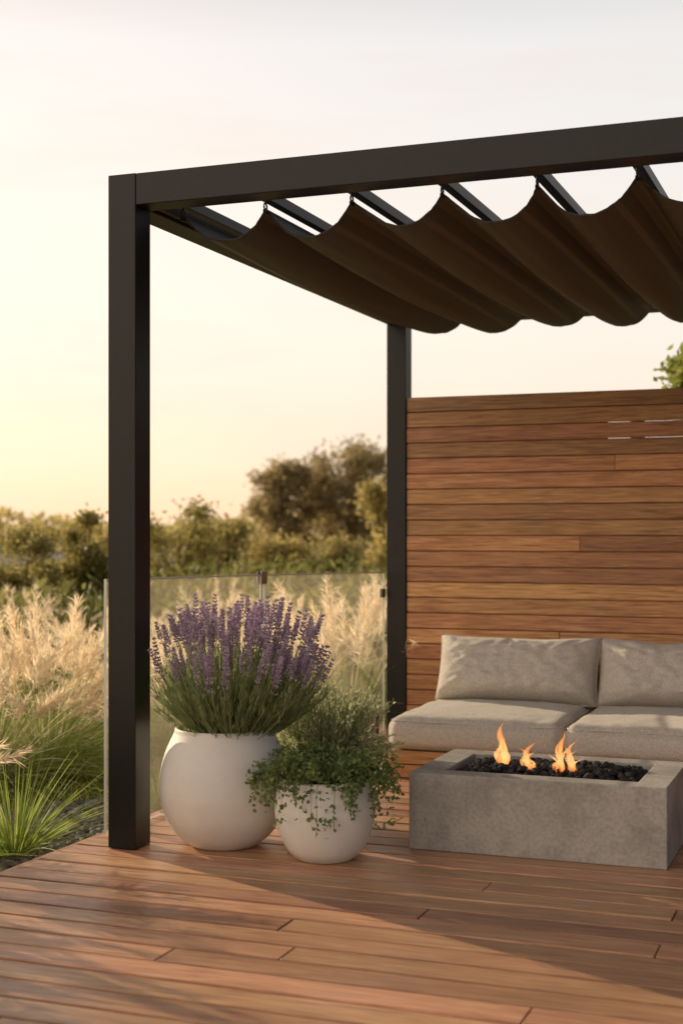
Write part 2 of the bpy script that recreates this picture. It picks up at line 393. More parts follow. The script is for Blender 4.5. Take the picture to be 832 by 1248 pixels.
def welt(w, d, z, r=.045, rad=.0042, dz=None):
    pts = []
    for (cx, cy, a0) in ((w/2-r, d/2-r, 0), (-w/2+r, d/2-r, 90), (-w/2+r, -d/2+r, 180), (w/2-r, -d/2+r, 270)):
        for i in range(6):
            a = R(a0+90*i/5); pts.append((cx+r*math.cos(a), cy+r*math.sin(a), z))
    out = []
    for i in range(len(pts)):
        p, q = Vector(pts[i]), Vector(pts[(i+1) % len(pts)])
        n = max(1, int((q-p).length/.06))
        for k in range(n):
            c = p.lerp(q, k/n); c.z += .003*noise.noise((c.x*6, c.y*6, 3)); out.append(c)
    out.append(out[0]); return MB().tube(out, rad, 6)
SH = .153; SD = .90; SW = .838
for i, lb in enumerate(('grey beige linen seat cushion at the left end of the bench', 'grey beige linen seat cushion behind the fire pit, cut by the right picture edge')):
    o = link('seat_cushion', seat_cushion(SW, SD, SH, i*9.3), M['linen'], loc=LW(BU0-.005+SW/2+i*(SW+.012), BV-.010+SD/2, .1335+SH/2), rz=-TH)
    tag(o, lb, 'cushion', 'seat cushions on the bench')
    welt(SW-.018, SD-.018, SH/2-.014).build('piping', M['linen'], o, smooth=True)
def pillow(w, h, t, seed):
    n = 52; vs = []; fs = []
    idx = {}
    for sgn in (1, -1):
        for j in range(n+1):
            for i in range(n+1):
                x = 2*i/n-1; y = 2*j/n-1
                if sgn < 0 and (i in (0, n) or j in (0, n)): idx[(sgn, i, j)] = idx[(1, i, j)]; continue
                X = w/2*x*(1-.03*(1-y*y)); Y = h/2*y*(1-.06*(1-x*x))
                th = t/2*((1-x**4)*(1-y**4))**.5*(1 - .26*y)
                wr = .014*noise.noise((x*3.1+seed, y*2.4, sgn)) + .012*noise.noise((x*8+seed, y*5, sgn*2+5)) + .006*noise.noise((x*17+seed, y*9, sgn*2+8))
                cr = .018*math.sin(13*(abs(x)-abs(y)) + 4*noise.noise((x*3, y*3, seed)))*max(0, (abs(x)*abs(y))-.15)
                e = ((1-x**4)*(1-y**4))**.5
                idx[(sgn, i, j)] = len(vs)
                Y -= .014*(1-x*x)*(y > 0)*y*(.6+noise.noise((x*2, seed, 0)))
                vs.append((X, -sgn*(th + (wr+cr)*e), Y))
    for sgn in (1, -1):
        for j in range(n):
            for i in range(n):
                q = [idx[(sgn, i, j)], idx[(sgn, i+1, j)], idx[(sgn, i+1, j+1)], idx[(sgn, i, j+1)]]
                fs.append(tuple(q if sgn > 0 else q[::-1]))
    mt = Matrix.Rotation(R(-19), 4, 'X')
    vs = [tuple(mt @ Vector(p)) for p in vs]
    me = bpy.data.meshes.new('back_cushion'); me.from_pydata(vs, [], fs); me.polygons.foreach_set('use_smooth', [True]*len(fs)); return me
PW, PHt = .85, .355
for i, lb in enumerate(('grey beige linen back cushion leaning at the left end of the bench', 'grey beige linen back cushion leaning at the right, cut by the picture edge')):
    o = link('back_cushion', pillow(PW, PHt, .30, 3.1+i*5), M['linen'], loc=LW(BU0+.02+PW/2+i*(PW-.005), 2.54+i*.01, .1335+SH+.006+PHt/2*.97), rz=-TH+R(-1+2*i))
    tag(o, lb, 'cushion', 'back cushions on the bench')
    pts = []
    mt = Matrix.Rotation(R(-19), 4, 'X')
    for k in range(4*15+1):
        sd, tt = divmod(k % 60, 15); a = -1+2*tt/15
        x, y = [(a, -1), (1, a), (-a, 1), (-1, -a)][sd]
        pts.append(mt @ Vector((PW/2*x*(1-.03*(1-y*y)), 0, PHt/2*y*(1-.06*(1-x*x)) - (.014*(1-x*x)*y*(.6+noise.noise((x*2, 3.1+i*5, 0))) if y > 0 else 0))))
    MB().tube(pts, .0045, 6).build('piping', M['linen'], o, smooth=True)

# ---------------------------------------------------------------- fire pit
FP = Vector((.249, 5.166, 0)); FW, FD, FH, RM = .94, .60, .285, .115
fp = tag(empty('fire_pit', FP, -TH), 'low rectangular grey concrete fire pit on the deck in front of the bench', 'fire pit')
x = [0, RM, FW-RM, FW]; y = [0, RM*.85, FD-RM*.85, FD]
bm = bmesh.new()
def ringv(x0, x1, y0, y1, z): return [bm.verts.new(p) for p in ((x0,y0,z),(x1,y0,z),(x1,y1,z),(x0,y1,z))]
r0 = ringv(0, FW, 0, FD, 0.001); r1 = ringv(0, FW, 0, FD, FH); r2 = ringv(x[1], x[2], y[1], y[2], FH); r3 = ringv(x[1], x[2], y[1], y[2], FH-.09)
bm.faces.new(r0[::-1]); bm.faces.new(r3)
for A, B in ((r0, r1), (r1, r2), (r2, r3)):
    for i in range(4): bm.faces.new((A[i], A[(i+1)%4], B[(i+1)%4], B[i]))
bmesh.ops.bevel(bm, geom=bm.edges[:], offset=.005, segments=2, affect='EDGES', profile=.5)
bmesh.ops.recalc_face_normals(bm, faces=bm.faces[:])
me = bpy.data.meshes.new('body'); bm.to_mesh(me); bm.free(); link('body', me, M['concrete'], fp)
MB().box(x[1]+.012, x[2]-.012, y[1]+.012, y[2]-.012, FH-.088, FH-.060).build('burner_tray', M['metal'], fp, bevel=.003)
def stones(n, fn, sub, name, mat, rlo, rhi):
    bm = bmesh.new(); bmesh.ops.create_icosphere(bm, subdivisions=sub, radius=1)
    bv = np.array([v_.co[:] for v_ in bm.verts]); bf = np.array([[v_.index for v_ in f_.verts] for f_ in bm.faces]); bm.free()
    parts = []
    for i in range(n):
        p = fn(i); r = random.uniform(rlo, rhi)
        q = bv*(1 + rng.normal(0, .14, (len(bv), 1)))*np.array([random.uniform(.8,1.3), random.uniform(.8,1.2), random.uniform(.6,1.0)])*r
        a = random.uniform(0, 6.28); rot = np.array([[math.cos(a),-math.sin(a),0],[math.sin(a),math.cos(a),0],[0,0,1]])
        parts.append((q@rot.T + np.array(p), bf))
    return np_mesh(name, parts)
def lava(i):
    a = random.uniform(x[1]+.022, x[2]-.022); c = random.uniform(y[1]+.022, y[2]-.022)
    hgt = .030*min(1, min(a-x[1], x[2]-a)/.1)*min(1, min(c-y[1], y[2]-c)/.1)
    return (a, c, FH-.045 + random.random()*(.024 + hgt))
o = link('lava_rock', stones(620, lava, 2, 'lava_rock', M['rock'], .009, .018), M['rock'], loc=FP, rz=-TH)
tag(o, 'bed of small black lava rocks filling the concrete fire pit', 'rocks', kind='stuff')
def flame(loc, tongues, lb):
    fb = MB()
    for (dx, dy, hh, w, lean, ph) in tongues:
        pts = []; rad = []
        for i in range(27):
            t = i/26
            pts.append((dx + lean*t**1.6 + .020*math.sin(ph+7*t)*t, dy + .010*math.sin(ph*2+5*t)*t, hh*t))
            rad.append(max(.0004, w*(math.sin(math.pi*min(1, (t+.10)*.92))**.9)*(1-t)**.8*1.6*(1+.26*math.sin(11*t+ph))))
        fb.tube(pts, rad, 14)
    o = fb.build('flame', M['flame'], loc=loc, rz=-TH, smooth=True)
    tag(o, lb, 'flame', 'flames in the fire pit')
def FL(a, c, z): return Vector((FP.x+cu*a+su*c, FP.y-su*a+cu*c, z))
flame(FL(.287, .27, FH-.012), [(0,0,.195,.017,.006,0), (0.003,0,.13,.011,.006,.3), (-.014,.01,.11,.010,-.012,2), (.014,-.01,.085,.010,.010,4), (.004,.012,.15,.008,-.006,5)], 'tall orange flame at the left of the fire pit')
flame(FL(.385, .26, FH-.012), [(0,0,.120,.013,.02,1), (0,0,.08,.010,.012,1.3), (-.013,.01,.09,.010,-.012,3.3), (.016,0,.05,.010,.01,5)], 'small orange flame in the middle of the fire pit')
flame(FL(.520, .25, FH-.012), [(0,0,.175,.014,-.012,2), (.002,0,.11,.010,-.006,2.2), (.03,.012,.130,.014,.010,.5), (.028,.01,.09,.010,.006,.8), (-.022,0,.07,.011,-.012,4), (.045,0,.06,.010,.015,1)], 'broad forked orange flame at the right of the fire pit')

# ---------------------------------------------------------------- pots
def cr(prof, n=6):
    out = []
    for i in range(len(prof)-1):
        p0 = prof[max(i-1,0)]; p1 = prof[i]; p2 = prof[i+1]; p3 = prof[min(i+2,len(prof)-1)]
        for k in range(n):
            t = k/n
            out.append(tuple(.5*((2*p1[d])+(-p0[d]+p2[d])*t+(2*p0[d]-5*p1[d]+4*p2[d]-p3[d])*t*t+(-p0[d]+3*p1[d]-3*p2[d]+p3[d])*t**3) for d in (0,1)))
    out.append(prof[-1]); return out
def pot(px, Y, prof, soil, lb, rs=1.0):
    o = tag(empty('planter_pot', at(px, Y, .001)), lb, 'planter')
    pr = [(max(.001, r_)*rs, max(0, z_)) for r_, z_ in cr(prof)]
    pr = [(r_*(1+.0016*math.sin(z_*260)*(.02 < z_)), z_) for r_, z_ in pr]
    MB().lathe(pr, 96).build('bowl', M['white'], o, smooth=True)
    sp = MB(); n = 48; sp.v = [(0,0,soil[1]+.012)]
    for rr in (.5, 1):
        for k in range(n):
            a = 2*math.pi*k/n; sp.v.append((soil[0]*rr*math.cos(a), soil[0]*rr*math.sin(a), soil[1]+.012*(1-rr)+.004*random.random()))
    for k in range(n):
        k2 = (k+1) % n; sp.f.append((0, 1+k, 1+k2)); sp.f.append((1+k, 1+n+k, 1+n+k2, 1+k2)); sp.t += [.5,.5]
    sp.build('soil', M['soil'], o, smooth=True)
    return o
big = pot(273, 5.25, [(.105,0),(.125,.003),(.172,.04),(.212,.10),(.233,.17),(.238,.22),(.233,.28),(.217,.345),(.196,.395),(.184,.420),(.181,.434),(.176,.440),(.168,.437),(.165,.42),(.16,.37)], (.168,.40), 'large round white pot holding the lavender beside the black front post', 1.02)
small = pot(396, 5.02, [(.085,0),(.10,.003),(.135,.036),(.163,.093),(.178,.155),(.179,.197),(.172,.245),(.165,.273),(.163,.287),(.158,.292),(.151,.289),(.148,.27),(.145,.24)], (.15,.26), 'small round white pot in front, overhung by trailing green leaves', 1.01)
mid = pot(390, 5.56, [(.10,0),(.115,.003),(.148,.04),(.172,.10),(.182,.15),(.183,.19),(.175,.245),(.163,.29),(.160,.305),(.155,.311),(.148,.308),(.145,.29),(.14,.26)], (.148,.285), 'white pot standing behind the small one, mostly hidden by leaves')

# ---------------------------------------------------------------- lavender
lv = tag(empty('lavender_plant', at(282, 5.25, .40)), 'bushy lavender with many purple flower spikes growing in the large white pot', 'lavender')
def bush_paths(n, rb, spread_lo, spread_hi, llo, lhi, k=6, droop=.12, bias=.6):
    a = rng.uniform(0, 2*np.pi, n); el = np.radians(spread_lo + (spread_hi-spread_lo)*rng.uniform(0, 1, n)**bias)
    d = np.stack([np.cos(a)*np.sin(el), np.sin(a)*np.sin(el), np.cos(el)], 1)
    base = np.stack([np.cos(a), np.sin(a), np.zeros(n)], 1)*(rb*np.sqrt(rng.uniform(0,1,n))*(.4+.6*np.sin(el)))[:, None]
    L = rng.uniform(llo, lhi, n); t = np.linspace(0, 1, k)
    p = base[:, None] + d[:, None]*L[:, None, None]*t[None, :, None]
    out = np.stack([np.cos(a), np.sin(a), np.zeros(n)], 1)
    p += out[:, None]*(droop*L*np.sin(el))[:, None, None]*(t**2)[None, :, None]
    p[..., 2] -= (droop*L*np.sin(el)*.8)[:, None]*(t**2)[None]
    return p
def clear_post(p, lim): return p[p[:, -1, 0] > lim]      # nothing grows into the metal post on the left
sp_ = clear_post(bush_paths(1160, .16, 0, 66, .18, .37, 5, -.12, .6), -.285)
tp = []
pos = []; dr = []
for q in sp_:
    for j in range(15):
        t = random.uniform(.15, 1.0)*4; i = min(int(t), 3); pos.append(q[i] + (q[i+1]-q[i])*(t-i)); dr.append(q[i+1]-q[i])
pos = np.array(pos); dr = unit(np.array(dr)); dr = unit(dr + .5*rdirs(len(dr)) + np.array([0,0,.5]))
tp.append(leaves(pos, dr, perp(dr), rng.uniform(.022, .048, len(pos)), rng.uniform(.0034, .0055, len(pos))))
tp.append(ribbons(sp_, np.full(sp_.shape[:2], .0024), perp(unit(sp_[:, -1]-sp_[:, 0]))))
link('foliage', np_mesh('foliage', tp), M['lavleaf'], lv)
st = np.concatenate([clear_post(bush_paths(62, .14, 1, 40, .35, .46, 7, -.12, .68), -.265), clear_post(bush_paths(48, .16, 38, 62, .30, .39, 7, -.22, .75), -.265)])[:99]
stb = clear_post(np.concatenate([bush_paths(62, .14, 1, 36, .31, .44, 7, -.12, .75), bush_paths(32, .15, 34, 58, .28, .36, 7, -.2, .75)]), -.265)
sta = np.concatenate([st, stb])
L_ = unit(sta[:, -1]-sta[:, 0])
link('stems', np_mesh('stems', [ribbons(sta, np.full(sta.shape[:2], .0028), perp(L_)), ribbons(sta, np.full(sta.shape[:2], .0028), perp(L_))]), M['lavstem'], lv)
def spike_geo(seed):
    r = random.Random(seed); parts = []
    o8 = np.array([[1,0,0],[0,1,0],[-1,0,0],[0,-1,0],[0,0,1],[0,0,-1]], float)
    f8 = np.array([[0,1,4],[1,2,4],[2,3,4],[3,0,4],[1,0,5],[2,1,5],[3,2,5],[0,3,5]])
    nw = 9; Lh = r.uniform(.085, .13)
    for w in range(nw):
        t = w/(nw-1); z = Lh*(t**.95 if w else -.14); rr = .0145*(1-.45*t)*(.8 if w == 0 else 1); m = (8 if t < .8 else 5) if w else 4
        for k in range(m):
            a = 2*math.pi*(k+.5*(w % 2))/m + r.uniform(-.3,.3); dv = np.array([math.cos(a), math.sin(a), r.uniform(.4,1.2)]); dv /= np.linalg.norm(dv)
            s1 = np.cross(dv, [0,0,1]); s1 /= np.linalg.norm(s1); s2 = np.cross(dv, s1)
            q = o8[:, :1]*s1*.0038 + o8[:, 1:2]*s2*.0038 + o8[:, 2:]*dv*r.uniform(.006,.010)
            parts.append((q + np.array([math.cos(a)*rr*.7, math.sin(a)*rr*.7, z + r.uniform(-.004,.004)]), f8))
    parts.append((o8*np.array([.0032,.0032,.012]) + np.array([0,0,Lh]), f8))
    return parts
sgeo = [spike_geo(i) for i in range(6)]
sms = [np_mesh('flower_spike', p) for p in sgeo]
def spike_q(q):
    d = Vector(q[-1]-q[-2]).normalized(); d = (d + Vector((random.uniform(-.12,.12),random.uniform(-.12,.12),.5))).normalized()
    return d.to_track_quat('Z', 'Y') @ Matrix.Rotation(random.uniform(0,6.28), 4, 'Z').to_quaternion()
for i, q in enumerate(st):
    o = link('flower_spike', sms[i % 6], M['lavflower'], lv, loc=q[-1]-.008*unit(q[-1]-q[-2]))
    o.rotation_mode = 'QUATERNION'; o.rotation_quaternion = spike_q(q)
    s_ = random.uniform(.72, 1.05); o.scale = (s_, s_, s_)
parts = []
for i, q in enumerate(stb):
    mr = np.array(spike_q(q).to_matrix()); s_ = random.uniform(.6, .9)
    for v_, f_ in sgeo[i % 6]: parts.append(((v_*s_)@mr.T + q[-1]-.008*unit(q[-1]-q[-2]), f_))
tag(link('flower_mass', np_mesh('flower_mass', parts), M['lavflower'], lv), kind='stuff')

# ---------------------------------------------------------------- grey-green shrub
rs = tag(empty('shrub', at(395, 5.56, .285)), 'small leaved grey green shrub in the half hidden white pot', 'shrub')
q_ = np.concatenate([bush_paths(340, .14, 0, 48, .16, .285, 5, -.16, .65), bush_paths(160, .15, 48, 82, .11, .19, 5, .15, 1)])
pos = []; dr = []
for q in q_:
    for j in range(26):
        t = random.uniform(.2, 1.0)*3.99; i = int(t); pos.append(q[i] + (q[i+1]-q[i])*(t-i)); dr.append(q[i+1]-q[i])
pos = np.array(pos); dr = unit(unit(np.array(dr)) + .8*rdirs(len(pos)) + np.array([0,0,.3]))
link('foliage', np_mesh('foliage', [leaves(pos, dr, perp(dr), rng.uniform(.014,.026,len(pos)), rng.uniform(.006,.0095,len(pos)))]), M['rosemary'], rs)
link('stems', np_mesh('stems', [ribbons(q_, np.full(q_.shape[:2], .003), perp(unit(q_[:, -1]-q_[:, 0])))]), M['lavstem'], rs)
# ---------------------------------------------------------------- trailing plant
iv = tag(empty('trailing_plant', at(398, 5.02, .26)), 'leafy green trailing plant spilling over the rim of the small front pot', 'plant')
vn = []; 
for i in range(210):
    a = random.uniform(0, 2*math.pi)
    ext = random.uniform(.12, .235)*(1.0+.12*abs(math.cos(a))); up = random.uniform(.03, .12)
    drop = random.uniform(0, .20)*(1.0 if random.random() < .55 else .25)
    if math.sin(a) > .3: drop *= .3
    k = 10; pts = []
    for j in range(k):
        t = j/(k-1)
        rad = ext*min(1, (t*1.45))**.8 + .012*t
        zz = up*math.sin(math.pi*min(1, t*1.3)*.75) - drop*max(0, t-.42)**1.2/.52
        w_ = .02*noise.noise((i*3.1, t*3, 0))
        pts.append((math.cos(a+w_*3)*rad, math.sin(a+w_*3)*rad, zz + .005))
    vn.append(pts)
vn = np.array(vn)
pos = []; dr = []
for q in vn:
    for j in range(28):
        t = random.uniform(.15, 1.0)*8.99; i = int(t); pos.append(q[i] + (q[i+1]-q[i])*(t-i) + np.random.normal(0, .008, 3)); dr.append(q[i+1]-q[i])
pos = np.array(pos); dr = unit(unit(np.array(dr))*.5 + rdirs(len(pos)) + np.array([0,0,.25]))
link('foliage', np_mesh('foliage', [leaves(pos, dr, perp(dr), rng.uniform(.014,.026,len(pos)), rng.uniform(.010,.017,len(pos)))]), M['ivy'], iv)
link('vines', np_mesh('vines', [ribbons(vn, np.full(vn.shape[:2], .0022), perp(unit(vn[:, 4]-vn[:, 0]))), ribbons(vn, np.full(vn.shape[:2], .0022), np.tile([0,0,1.], (len(vn),1)))]), M['lavstem'], iv)

# ---------------------------------------------------------------- glass balustrade
A = LW(-.215, .15); B = LW(-.105, 3.10)
gb = tag(empty('glass_balustrade', A, 0), 'clear frameless glass balustrade along the left deck edge between the black posts', 'glass railing')
def gpt(t): return A.lerp(B, t) - A
dirn = (B-A).normalized(); nrm = Vector((dirn.y, -dirn.x, 0))*.006
def gpanel(t0, t1, h0, h1):
    p, q = gpt(t0), gpt(t1); z0 = .012
    vs = [p-nrm, q-nrm, q+nrm, p+nrm]; b = MB()
    b.v = [(w.x, w.y, z0) for w in vs] + [(w.x, w.y, hh) for w, hh in zip(vs, (h0, h1, h1, h0))]
    b.f = [(0,1,5,4), (2,3,7,6)]; b.t = [.5]*2
    o = b.build('glass_panel', M['glass'], gb)
    e = MB(); e.v = b.v[:]; e.f = [(4,5,6,7), (1,2,6,5), (3,0,4,7), (0,3,2,1)]; e.t = [.5]*4
    r_ = nrm.normalized()*.0064
    k = len(e.v)
    for w, hh in ((p, h0), (q, h1)):   # polished arris along the top on both faces
        for sg_ in (-1, 1):
            for dz in (0.0003, -.007): e.v.append((w.x+sg_*r_.x, w.y+sg_*r_.y, hh+dz))
    e.f += [(k, k+4, k+5, k+1), (k+2, k+3, k+7, k+6)]; e.t += [.5]*2
    e.build('polished_edge', M['gedge'], o)
gpanel(0, .455, .994, .977); gpanel(.467, 1, .976, .947)
rzg = math.atan2(dirn.y, dirn.x)
def clamp(t, z, sx=.035, sz=.045):
    c = gpt(t)
    m = MB(); m.box(-sx, sx, -.014, -.0068, z-sz, z); m.box(-sx, sx, .0068, .014, z-sz, z); m.box(-.004, .004, -.0068, .0068, z-sz, z)
    m.build('clamp', M['steel'], gb, loc=c, rz=rzg, bevel=.002)
clamp(.461, .99, .03, .06); clamp(.461, .14)
for t in (.06, .40, .53, .95):
    c = gpt(t); m = MB(); m.box(-.025, .025, -.02, -.0068, .0005, .13); m.box(-.025, .025, .0068, .02, .0005, .13); m.box(-.03, .03, -.03, .03, .0005, .010)
    m.build('spigot', M['steel'], gb, loc=c, rz=rzg, bevel=.002)
m = MB(); m.box(-.03, -.001, -.012, .012, .80, .85); m.build('clamp', M['metal'], gb, loc=gpt(1.0), rz=rzg, bevel=.002)

# ---------------------------------------------------------------- grasses
def grass_meshes(nbl, npl, Hh, seed):
    p = bush_paths(nbl, .15, 2, 60, Hh*.5, Hh*.90, 7, .6, .7)
    w = np.linspace(1, .12, 7)[None]*rng.uniform(.004, .007, nbl)[:, None]
    bl = np_mesh('blades', [ribbons(p, w, perp(unit(p[:, -1]-p[:, 0])))])
    s_ = bush_paths(npl, .09, 0, 42, Hh*.80, Hh*1.08, 9, .42, .72)
    parts = [ribbons(s_, np.full(s_.shape[:2], .0024), perp(unit(s_[:, -1]-s_[:, 0])))]
    ns = 115
    t = rng.uniform(.68, 1.0, (npl, ns))*8*.999; i = t.astype(int); fr = (t-i)[..., None]
    ar = np.arange(npl)[:, None]
    base = s_[ar, i]*(1-fr) + s_[ar, i+1]*fr; d = unit(s_[ar, i+1]-s_[ar, i])
    d = unit(d + .38*rng.normal(size=d.shape) + np.array([.12, -.05, -.05]))
    base = base.reshape(-1, 3); d = d.reshape(-1, 3)
    Ls = (rng.uniform(.06, .125, (npl, ns))*(1.15-.55*(t/8-.6)/.4)).reshape(-1)
    parts.append(leaves(base, d, perp(d), Ls, .0040))
    return bl, np_mesh('plumes', parts)
gv = [grass_meshes(720, 62, .95, i) for i in range(3)]
def clump(px, Y, s_, k, lb, group=None, loc=None):
    o = tag(empty('ornamental_grass', loc or at(px, Y, GZ), random.uniform(0, 6.28)), lb, 'grass clump', group)
    o.scale = (s_*1.05, s_*1.05, s_)
    link('blades', gv[k % 3][0], M['blade'], o); link('plumes', gv[k % 3][1], M['plume'], o)
clump(-16, 7.2, .92, 0, 'golden plumed grass clump cut by the left picture edge, nearest one to the deck', 'ornamental grasses')
clump(56, 7.7, 1.02, 1, 'full golden plumed grass clump midway between the left picture edge and the black front post', 'ornamental grasses')
clump(124, 10.4, .86, 2, 'golden plumed grass clump right beside the free end of the glass', 'ornamental grasses')
clump(200, 8.4, .88, 0, 'golden grass clump behind the glass just right of the black front post', 'ornamental grasses')
clump(345, 10.0, .94, 1, 'golden grass clump behind the glass just right of the lavender', 'ornamental grasses')
clump(424, 8.9, 1.12, 2, 'tallest golden grass clump behind the glass beside the black back post', 'ornamental grasses')
clump(478, 10.8, 1.02, 0, 'golden grass clump peeking out at the left edge of the black back post', 'ornamental grasses')
for px, Y, s_, k in ((14,12.0,.95,2), (272,12.0,.95,0)):
    clump(px, Y, s_, k, 'pale golden grass clump in the hazy row behind the nearer clumps', 'grasses in the back row')
for (x_, y_, s_, k) in ((-2.15,4.95,1.0,0), (-2.05,4.1,.95,1), (-1.95,3.35,1.0,2), (-2.95,5.75,1.05,1)):  # unseen clumps, added to throw shadow streaks across the deck
    clump(0, 0, s_, k, 'unseen golden grass clump added beside the deck to cast shadow streaks', 'added grasses that streak the deck with shadow', loc=Vector((x_, y_, GZ)))

def green_clump(px, Y, s_, n, lb):
    o = tag(empty('grass_tuft', at(px, Y, GZ)), lb, 'grass tuft')
    p = bush_paths(n, .06, 3, 66, .24*s_, .50*s_, 7, .30, .85)
    w = np.linspace(1, .1, 7)[None]*rng.uniform(.006, .010, n)[:, None]
    link('blades', np_mesh('blades', [ribbons(p, w, perp(unit(p[:, -1]-p[:, 0])))]), M['green'], o)
green_clump(18, 5.68, 1.05, 210, 'bright green arching grass tuft at the lower left corner of the deck')
green_clump(100, 7.5, .6, 150, 'low green grass tuft beyond the gravel, left of the glass')
green_clump(193, 6.6, .7, 150, 'green grass tuft behind the glass at the foot of the front post')
# short grass + gravel
n = 20000
X = rng.uniform(-4.2, .4, n); Y = rng.uniform(4.2, 12, n)
uu = (X-P.x)*cu - (Y-P.y)*su
gx = np.hypot((X+1.15)/.48, (Y-6.05)/.72)
ok = (uu < -.34) & (gx > 1+rng.uniform(-.12,.15,n)); X = X[ok]; Y = Y[ok]; n = len(X)
base = np.stack([X, Y, np.full(n, GZ)], 1); d = unit(np.stack([rng.normal(0,.4,n), rng.normal(0,.4,n), np.ones(n)], 1)); L = rng.uniform(.04,.11,n)
t = np.linspace(0,1,3)
pp = base[:, None] + d[:, None]*L[:, None, None]*t[None,:,None]; pp[..., :2] += (rng.normal(0,.03,(n,2)))[:, None]*(t**2)[None,:,None]
tag(link('grass', np_mesh('grass', [ribbons(pp, np.linspace(1,.1,3)[None]*rng.uniform(.006,.010,n)[:,None], perp(d))]), M['green']), 'short green grass growing along the left side of the deck', 'grass', kind='stuff')
def gst(i):
    a = random.uniform(0, 6.28); r = math.sqrt(random.random())
    return (-1.15+r*.52*math.cos(a), 6.05+r*.78*math.sin(a), GZ+.008)
tag(link('gravel', stones(1300, gst, 1, 'gravel', M['gravel'], .012, .026), M['gravel']), 'patch of grey gravel between the grass and the deck', 'gravel', kind='stuff')
# undergrowth between the grasses and the trees
n = 22000
Y = rng.uniform(10.5, 24, n); X = (rng.uniform(-120, 560, n)-416)/F*Y
hh = np.array([(.50 + .012*y_) + .34*noise.noise((x_*.55, y_*.5, 2.2)) + .18*noise.noise((x_*1.7, y_*1.4, 6.)) for x_, y_ in zip(X, Y)])
pos = np.stack([X, Y, GZ + np.maximum(.08, hh)*rng.uniform(0, 1, n)**.6], 1); d = unit(rdirs(n)+np.array([0,0,.5]))
tag(link('undergrowth', np_mesh('undergrowth', [leaves(pos, d, perp(d), rng.uniform(.08, .2, n), rng.uniform(.03, .07, n))]), M['under']), 'low olive undergrowth between the golden grasses and the trees', 'undergrowth', kind='stuff')

# ---------------------------------------------------------------- trees
def foliage_tree(name, lb, cat, px, Y, w_px, top_py, mat, leaf, n, nb, low=.25, group=None, seed=0, br_=(.13,.25), loose=.15):
    rr = random.Random(seed); s_ = F/Y
    Hh = (HY-top_py)/s_ + CH - GZ; Wd = w_px/s_
    o = tag(empty(name, at(px, Y, GZ)), lb, cat, group)
    z0 = Hh*low; tr = MB(); blobs = []
    for i in range(nb):
        for _ in range(40):
            bx = rr.uniform(-1, 1); bz = rr.uniform(0, 1); by = rr.uniform(-.8, .8)
            e = bx*bx + by*by + (1.6*(bz-.42))**2
            if e < 1: break
        br = rr.uniform(*br_)*min(Wd, (Hh-z0)*1.4)
        blobs.append((bx*(Wd/2-br*.7), by*(Wd/2-br*.7), min(z0 + bz*(Hh-z0), Hh-br*.85), br))
    tr.tube([(0,0,0),(.02*Wd,0,z0*.5),(-.01*Wd,.01,z0+.15*Hh),(0.01*Wd,0,Hh*.72)], [Hh*.032,Hh*.026,Hh*.02,Hh*.006], 8)
    for b in blobs[:min(11, nb)]:
        zs = z0*.7 + .25*(b[2]-z0*.7)
        tr.tube([(0,0,zs), (b[0]*.5, b[1]*.5, zs+(b[2]-zs)*.6), (b[0], b[1], b[2])], [Hh*.014, Hh*.009, Hh*.003], 6)
    tr.build('trunk', M['bark'], o, smooth=True)
    vol = np.array([b[3]**2 for b in blobs]); cnt = (n*vol/vol.sum()).astype(int)
    pos = []
    for b, c in zip(blobs, cnt):
        dd = rdirs(c); r = b[3]*rng.uniform(0, 1, c)**.45*(1 + loose*rng.normal(size=c))
        lum = np.array([noise.noise((x_*2.3+b[0]*3, y_*2.3+b[1], z_*2.3+b[2])) for x_, y_, z_ in dd])
        r = r*(1+.45*lum)
        pos.append(np.array(b[:3]) + dd*r[:, None]*np.array([1.05, 1.0, .85]))
    pos = np.concatenate(pos); pos[:, 2] = np.maximum(pos[:, 2], .02)
    d = unit(rdirs(len(pos)) + np.array([0,0,.2]))
    link('crown', np_mesh('crown', [leaves(pos, d, perp(d), rng.uniform(.6,1.3,len(pos))*leaf, rng.uniform(.4,.7,len(pos))*leaf)]), mat, o)
    return o
T = foliage_tree
T('tree', 'tall dark tree with rounded crown left of the tallest tree on the skyline', 'tree', 342, 62, 112, 562, M['tree_dark'], .23, 8500, 26, .08, seed=1, br_=(.11,.22), loose=.28)
T('tree', 'tallest tree on the skyline, just left of the black back post', 'tree', 428, 64, 140, 534, M['tree_dark'], .23, 11500, 34, .08, seed=4, br_=(.11,.22), loose=.28)
T('tree', 'bright yellow green tree against the left side of the black back post', 'tree', 468, 34, 84, 585, M['tree_gold'], .15, 5500, 16, .06, seed=6, loose=.26)
T('shrub', 'wide olive bush behind the glass just right of the front post', 'bush', 218, 22, 145, 608, M['tree_near'], .085, 9500, 20, .03, seed=8, br_=(.10,.26), loose=.30)
T('shrub', 'rounded olive bush above the lavender, left of the tall dark tree', 'bush', 287, 24, 115, 632, M['tree_mid'], .09, 8000, 18, .03, seed=9, loose=.28)
T('shrub', 'low yellowish bush in front of the tall dark tree', 'bush', 338, 22, 105, 654, M['tree_gold'], .085, 6000, 14, .03, seed=10, loose=.28)
T('shrub', 'low olive bush below the tallest tree', 'bush', 400, 24, 115, 647, M['tree_mid'], .085, 7000, 16, .03, seed=11, loose=.28)
T('shrub', 'bush rising to a point just left of the black front post', 'bush', 96, 16, 92, 620, M['tree_near'], .062, 9500, 20, .02, seed=22, br_=(.10,.26), loose=.30)
T('shrub', 'wide bush at the left behind the golden grass', 'bush', 32, 15, 112, 640, M['tree_near'], .06, 10000, 22, .02, seed=23, br_=(.10,.26), loose=.30)
